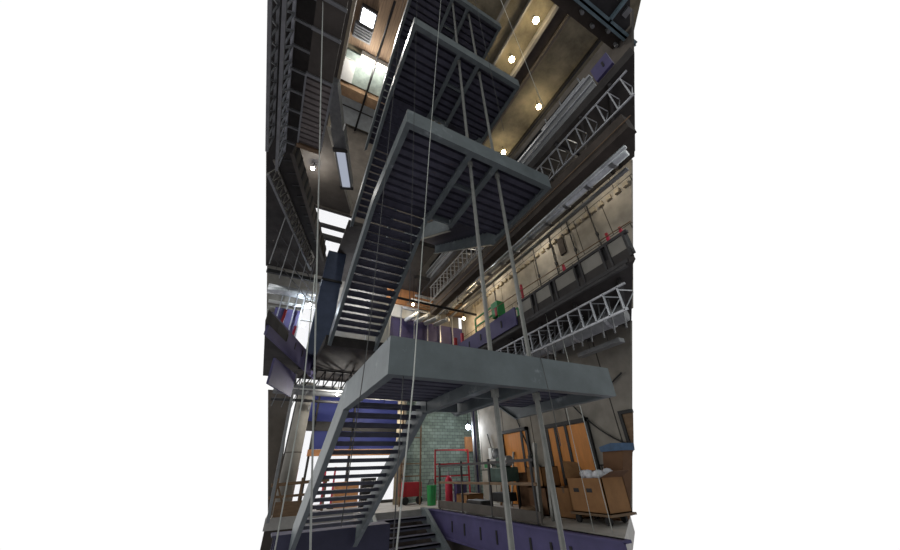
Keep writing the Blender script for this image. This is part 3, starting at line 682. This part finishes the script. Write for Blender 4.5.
# window in the far upper wall
wn = struct('window_1', MB().box(-0.9,13.4,8.7,-0.82,13.5,12.1).box(1.42,13.4,8.7,1.5,13.5,12.1).box(-0.9,13.36,10.15,1.5,13.56,10.4).box(-0.9,13.36,10.9,1.5,13.56,11.05).box(0.3,13.42,8.7,0.36,13.5,10.15), darksteel)
MB().box(-0.82,13.44,8.7,1.42,13.46,12.1).build('pane', glass, wn)
wn = struct('window_2', MB().box(0.05,13.3,4.3,0.1,13.5,6.5).box(0.7,13.3,4.3,0.75,13.5,6.5).box(0.1,13.35,5.6,0.7,13.45,5.64), white_paint)
MB().box(0.1,13.39,4.3,0.7,13.41,6.5).build('pane', glass, wn)

# =================================================================== LEFT SIDE, MIDDLE FLOOR
def edgebar(name, A, B, z0, z1, th, m, label, slots=0):
    o = MB().bar((A[0],A[1],(z0+z1)/2),(B[0],B[1],(z0+z1)/2),th,z1-z0).build(name, m, label=label, cat='beam')
    A = Vector((A[0],A[1],0)); B = Vector((B[0],B[1],0)); d = (B-A); n = Vector((d.y,-d.x,0)).normalized()
    for k in range(slots):
        p = A+d*(0.12+0.16*k)+n*(th/2+0.004)
        MB().bar((p.x,p.y,z1-0.32),(p.x,p.y,z1-0.12),0.05,0.012,up=(n.x,n.y,0)).build('slot', blacksteel, o, label='dark bolt slot')
    return o
edgebar('edge_beam', (-0.62,8.25), (1.0,12.2), 2.95, 3.55, 0.06, purple, 'upper of two purple primed beams along the left middle floor edge', 4)
edgebar('edge_beam', (-0.33,9.75), (0.34,11.35), 2.15, 2.85, 0.06, purple, 'lower purple primed beam stub hanging at the left edge')
MB().box(0.5,11.1,F1,1.2,11.6,7.85).build('clad_column', mat('column_cladding', (70,80,104), 0.4, 0.2, 0.2, 3), label='dark blue clad column standing left of the second stair flight', cat='column')
MB().box(0.46,11.06,6.4,1.24,11.64,6.5).build('column_band', blacksteel, label='dark band around the top of the clad column', cat='band')
for i, (x, y) in enumerate(((-0.55,11.7),(-0.1,12.4))):
    p = thing('guard_post', ('red guard post leaning by the left edge of the middle floor','pink red guard post beside the bright far left window')[i], 'post', (x,y,3.5), 'red guard posts on the left')
    MB().bar((x,y,3.5),(x+0.1,y,4.9 if i else 5.2),0.09).build('tube', (red,pink)[i], p); MB().box(x-0.06,y-0.06,3.5,x+0.06,y+0.06,3.58).build('clamp', darksteel, p)
MB().box(-0.9,13.15,4.3,0.02,13.28,5.9).build('wall_board', purple, label='purple wall panel at the far left of the middle floor', cat='panel')
MB().tube([(-1.33,12.7,6.45),(0.48,12.7,6.45)],0.2,12).build('foil_duct', silver, label='wrinkled silver foil duct at the far left ceiling', cat='duct', smooth=True)
MB().tube([(-1.2,12.9,6.0),(0.6,12.9,6.0)],0.07,8).build('white_pipe', white_paint, label='white pipe below the foil duct at the far left', cat='pipe', smooth=True)
for k in range(4):
    x = -0.75+0.27*k
    MB().bar((x,12.8,4.0),(x,12.8,6.3),0.04).build('partition_stud', bright, label='bare metal partition stud at the far left, '+ow[k]+' from the left edge', cat='stud', group='partition studs at far left')
worklight((0.3,12.35,5.9), cool_bulb, 60, (0.8,0.9,1.0), 'cold bulb beside the bright far left window', 0.05, 7.85)
# far middle floor, behind the stair
MB().box(3.2,13.1,4.9,8.2,13.28,6.35).build('wall_board', purple, label='wide purple wall panel on the far middle floor', cat='panel')
MB().box(3.4,13.0,6.35,5.3,13.28,7.2).build('white_bulkhead', white_paint, label='white board bulkhead above the wide purple panel', cat='bulkhead')
MB().box(2.6,11.9,3.5,3.5,12.0,6.6).build('pale_partition', white_paint, label='pale partition board beside the second stair flight', cat='partition')
MB().box(3.5,11.88,3.5,3.58,12.02,6.5).build('door_jamb', white_paint, label='white door jamb at the end of the pale partition', cat='jamb')
MB().box(3.6,12.85,7.0,6.2,12.97,7.84).build('timber_bulkhead', orange_timber, label='warm tan timber bulkhead under the upper floor at the far side', cat='bulkhead')
MB().box(6.85,12.65,6.9,7.78,12.95,7.6).build('timber_bulkhead', timber, label='brown timber bulkhead beside the far end of the silver duct', cat='bulkhead')
MB().tube([(3.0,10.2,5.8),(6.9,10.2,5.75)],0.05,8).build('black_pipe', blacksteel, label='straight black pipe crossing in front of the far ducts', cat='pipe', smooth=True)
for k in range(4):
    x = 4.6+0.5*k
    MB().tube([(x,12.75,6.15),(x+0.13,11.6,6.0)],0.11,10).build('white_duct', white_paint, label='short white duct stub over the purple panel, '+ow[k]+' from the left', cat='duct', group='white duct stubs', smooth=True)
for k in range(6):
    x = 3.7+0.7*k
    MB().bar((x,12.95,4.2),(x,12.95,6.9),0.05).build('partition_stud', bright, label='bare metal stud before the wide purple panel, '+ow[k]+' from the left', cat='stud', group='partition studs at the far side')
for k in range(4):
    MB().tube([(4.4+0.1*k,12.7-0.25*k,6.75+0.12*k),(6.2,12.7-0.25*k,6.7+0.12*k)],0.07,8).build('service_pipe', (bright,timber,white_paint,bare)[k], label=('silver','brown','white','grey')[k]+' service pipe in the warm far ceiling', cat='pipe', smooth=True)
MB().box(4.0,12.75,4.75,8.0,12.85,4.95).build('ledger_rail', timber, label='brown ledger rail along the bottom of the wide purple panel', cat='rail')
worklight((4.4,11.4,6.3), warm_bulb, 25, (1.0,0.85,0.62), 'warm bulb by the white bulkhead on the far middle floor', 0.06, 7.85)
worklight((7.1,11.6,6.2), warm_bulb, 30, (1.0,0.76,0.46), 'warm orange bulb near the far end of the beige wall', 0.07, 7.72)
worklight((6.9,6.4,7.3), warm_bulb, 26, (1.0,0.94,0.84), 'warm bulb behind the silver duct above the scissor lift', 0.05, 7.72)
worklight((6.9,3.4,7.3), warm_bulb, 14, (1.0,0.94,0.84), 'warm bulb behind the silver duct near the right edge', 0.05, 7.72)
worklight((6.9,9.6,7.3), warm_bulb, 40, (1.0,0.9,0.74), 'warm bulb behind the silver duct furthest away', 0.05, 7.72)

worklight((2.4,12.3,7.1), cool_bulb, 110, (0.9,0.93,1.0), 'added white fill bulb under the upper floor behind the second stair flight', 0.07, 7.85)  # unseen fill bulb, added to brighten the gaps between the treads
# services under the far middle floor
truss('floor_truss', (0.4,11.7,0), (5.2,11.7,0), 2.55, 3.15, 16, darksteel, 'dark truss under the far middle floor behind the stair')
for k, (y, z, m_, r_) in enumerate(((12.6,2.75,white_paint,0.09),(13.15,2.7,bare,0.12),(12.9,2.35,darksteel,0.05))):
    MB().tube([(-0.2,y,z),(5.3,y,z)],r_,8).build('service_pipe', m_, label=('white pipe under the far middle floor','grey pipe under the far middle floor','thin dark pipe lowest under the far middle floor')[k], cat='pipe', smooth=True)
MB().tube([(5.3,12.4,2.45),(6.2,12.4,2.45)],0.2,12).build('white_duct', white_paint, label='white round duct above the block wall behind the first landing', cat='duct', smooth=True)
for k in range(5):
    MB().bar((-0.12+0.3*k,12.1+0.2*k,2.0),(0.1+0.3*k,12.1+0.2*k,3.2),0.03).build('ceiling_hanger', bare, label='slanted ceiling hanger below the left purple beams, '+ow[k]+' from the left', cat='hanger', group='hangers under the left beams')

# =================================================================== FAR GROUND FLOOR
for i, (x, r_, lab) in enumerate(((0.97,0.27,'thick round concrete column at the left of the ground floor'),(5.05,0.2,'slim pale round column behind the lowest stair flight'))):
    cl = thing('round_column', lab, 'column', (x,14.0,F0))
    MB().tube([(x,14.0,F0),(x,14.0,3.2)],r_,20).build('shaft', beige if i else conc, cl, smooth=True)
    MB().tube([(x,14.0,0.75),(x,14.0,0.79)],r_+0.004,20).build('joint_band', conc_dark, cl)
def gl_bay(n, x0, x1):
    wd = struct('window_%d'%n, MB().box(x0,15.2,F0,x0+0.08,15.35,3.1).box(x0,15.2,1.62,x1,15.35,1.98).box(x0,15.2,F0,x1,15.35,F0+0.1), darksteel)
    MB().box(x0+0.08,15.26,F0+0.1,x1,15.28,1.62).build('pane', glass, wd)
    MB().box(x0+0.08,15.26,1.98,x1,15.3,3.1).build('blue_sheet', bluepanel, wd, label='blue sheet over the upper window')
    return wd
for i, (x0, x1) in enumerate(((0.72,1.6),(1.6,3.2),(3.2,5.4))):
    wd = gl_bay(3+i, x0, x1)
    if i: MB().box(x0+0.08,15.24,0.95,x1,15.3,1.62).build('blue_sheet', bluepanel, wd, label='blue sheet under the transom')
MB().box(1.55,15.05,0.7,5.3,15.15,0.93).build('timber_lintel', orange_timber, label='orange timber lintel below the blue sheets', cat='beam')
struct('wall_left', MB().prism([(0.62,F0),(0.9,F0),(0.45,3.1),(-0.42,3.1)], 'y', 15.1, 15.19), conc_dark)
gt = thing('timber_guard', 'brown timber guard rail at the left edge of the ground floor', 'railing', (1.2,13.0,F0))
MB().box(0.68,12.95,-1.0,1.6,12.99,-0.62).build('toe_board', timber, gt)
for x in (0.62,1.35,2.1): MB().bar((x,13.02,F0),(x,13.02,0.0),0.07).build('post', timber, gt)
MB().bar((0.45,13.02,-0.18),(2.2,13.02,-0.1),0.05,0.09).build('top_rail', timber, gt)
MB().bar((0.45,13.02,-0.5),(2.2,13.02,-0.45),0.05,0.07).build('middle_rail', timber, gt)
MB().bar((0.6,13.04,-0.1),(1.0,13.04,-0.9),0.05).build('brace', timber, gt)
for i, (x, lab) in enumerate(((1.25,'red shoring post left of the lowest stair flight'),(2.25,'red shoring post seen between the treads, left one'),(2.6,'red shoring post seen between the treads, right one'))):
    p = thing('shoring_post', lab, 'post', (x,14.4,F0), 'red shoring posts on the ground floor')
    MB().bar((x,14.4,F0),(x,14.4,0.3),0.06).build('tube', pink, p); MB().box(x-0.1,14.3,F0,x+0.1,14.5,-0.97).build('foot_plate', darksteel, p)
MB().box(2.7,14.5,F0,3.6,15.0,-0.2).build('plywood_crate', orange_timber, label='orange plywood crate seen between the lower treads', cat='crate')
MB().box(3.5,13.6,F0,4.0,13.9,-0.1).build('black_bin', blacksteel, label='black bin on the ground floor behind the lowest flight', cat='bin')
gf = thing('scaffold_frame', 'thin tan scaffold frame standing left of the block wall', 'scaffold', (5.2,13.2,F0))
for x in (4.75,5.55): MB().bar((x,13.0,F0),(x,13.0,2.4),0.05).build('upright', timber, gf)
for z in (-0.1,0.3,1.2): MB().bar((4.75,13.0,z),(5.55,13.0,z),0.04).build('ledger', timber, gf)
MB().bar((0.58,12.76,F0-0.1),(0.42,12.76,3.2),0.09,0.08).build('leaning_stud', bare, label='pale metal stud leaning at the far left of the ground floor', cat='stud')
worklight((3.9,13.0,2.3), warm_bulb, 110, (1.0,0.93,0.8), 'bulb under the far ceiling behind the lowest flight', 0.05, 3.2)

# =================================================================== ROPES
def rope(pts, r, m, label): return tubething('hanging_rope', pts, r, m, label, 'rope', 'ropes and cables hanging in the atrium')
rope([(0.44,2.7,-0.6),(-0.91,2.7,7.3),(-0.98,2.7,7.86)], 0.0075, rope_m, 'pale rope hanging straight at the left of the stair from top to bottom')
rope([(0.97,2.7,-0.6),(1.07,2.7,0.72),(1.22,2.7,4.23),(1.57,2.7,11.45),(2.0,2.7,20.0)], 0.0065, rope_m, 'pale rope hanging in front of the landings at their left part')
rope([(0.6,2.8,-0.3),(0.64,2.8,1.14),(0.60,2.8,4.2),(0.4,2.8,20.0)], 0.004, rope_dark, 'dark thin cord hanging before the lowest flight')
rope([(0.2,2.7,-0.45),(0.17,2.7,0.49),(0.05,2.7,1.6)], 0.0045, rope_m, 'thin pale cord at the lower left tied onto the long left rope')
rope([(3.04,3.2,1.25),(3.05,3.045,1.26),(3.02,2.98,0.7),(3.0,2.95,0.2)], 0.005, rope_dark, 'dark cord draped over the front of the first landing')
rope([(4.3,2.7,20.0),(4.39,2.7,17.4),(4.64,2.7,8.4)], 0.008, rope_m, 'pale cable slanting down across the warm ceiling lamps')
rope([(3.07,2.8,20.0),(3.04,2.8,6.2)], 0.006, rope_dark, 'dark cord hanging before the third landing')
rope([(0.7,2.7,20.0),(1.0,2.7,1.5)], 0.004, rope_dark, 'thin dark cord hanging left before the second landing')
rope([(1.11,3.09,0.86),(1.06,3.0,-0.6)], 0.005, rope_dark, 'thin dark cord below the first landing beside the pale rope')

worklight((1.9,12.25,2.5), cool_bulb, 70, (1.0,0.97,0.9), 'added white fill bulb beside the thick round concrete column', 0.05, 3.2)  # fill bulb added to lighten the dark front of the column
rope([(5.5,4.7,3.21),(5.55,4.7,0.69),(5.58,4.7,-1.0)], 0.007, rope_m, 'right one of two pale cords hanging before the large cardboard bin')
rope([(5.42,4.95,3.21),(5.4,4.95,0.44),(5.41,4.95,-0.99)], 0.005, rope_m, 'left one of two pale cords hanging before the large cardboard bin')
# more site clutter on the right-hand floor
carton('cardboard_box', 7.15,5.98,-1.0,7.7,6.35,-0.1, card_dark, 'tall brown cardboard box against the wall behind the large bin')
carton('cardboard_box', 7.2,6.45,-1.0,7.7,7.1,-0.55, card, 'low tan cardboard box against the double orange door')
for i,(y,z1) in enumerate(((9.75,0.5),(10.3,0.75),(11.0,0.6))):
    MB().bar((7.3,y,F0),(7.72,y+0.1,z1),0.05,0.06).build('leaning_stud', (rod_steel,timber,bare)[i], label=('grey steel stud leaning on the wall left of the narrow orange door','brown timber stud leaning on the wall left of the narrow orange door','pale steel stud leaning below the white switch box')[i], cat='stud')
MB().box(5.62,8.9,-1.0,6.0,9.7,-0.72).build('tool_chest', darksteel, label='dark grey tool chest behind the guard rail, left of the green machine', cat='chest', bevel=0.02)

# =================================================================== SUPPORTS
def hang(o, pts, nm='hanger'):
    for x, y, z, zt in pts: MB().tube([(x,y,z),(x,y,zt)],0.008,5).build(nm, darksteel, o)
for o in [o for o in C.objects if o.parent is None and 'label' in o]:
    L = o['label']
    if L.startswith('thick black pipe across'): hang(o, [(-1.2,12.0,6.84,7.85),(0.3,12.0,6.84,7.85)])
    elif L.startswith('straight black pipe'): hang(o, [(3.4,10.2,5.8,7.85),(4.3,10.2,5.8,7.85),(6.0,10.2,5.76,7.72)])
    elif L.startswith('short galvanised cable tray'): hang(o, [(7.02,4.6,2.55,3.2),(7.18,5.3,2.55,3.2)])
    elif L.startswith('short white duct stub'):
        c = o.location; hang(o, [(c.x+0.05,11.7,6.0,7.87)])
    elif L.startswith('white pipe under') or L.startswith('grey pipe under') or L.startswith('thin dark pipe lowest'):
        y = o.location.y; hang(o, [(0.6,y,o.location.z+0.05,3.2),(3.0,y,o.location.z+0.05,3.2),(5.0,y,o.location.z+0.05,3.2)])
    elif L.startswith('white round duct above'): hang(o, [(5.8,12.4,2.6,3.21),(6.1,12.4,2.6,3.21)])
    elif L.startswith('dark pipe run') or L.startswith('thin dark pipe run'):
        hang(o, [(o.location.x,3.0,8.0,o.location.z),(o.location.x,6.0,8.0,o.location.z),(o.location.x,9.0,8.0,o.location.z)], 'stand')
    elif o['category'] == 'pipe' and 'far ceiling' in L: hang(o, [(5.0,o.location.y,o.location.z,7.9)])

# true size of the hall: the floors are 7.6 m apart
K = 1.7
bpy.context.view_layer.update()
for o in C.objects:
    if o.parent is None and o.type in ('MESH', 'EMPTY', 'LIGHT'):
        o.location = o.location * K; o.scale = (K, K, K)
for l in bpy.data.lights:
    l.energy *= K*K
    if l.type == 'POINT': l.shadow_soft_size *= K
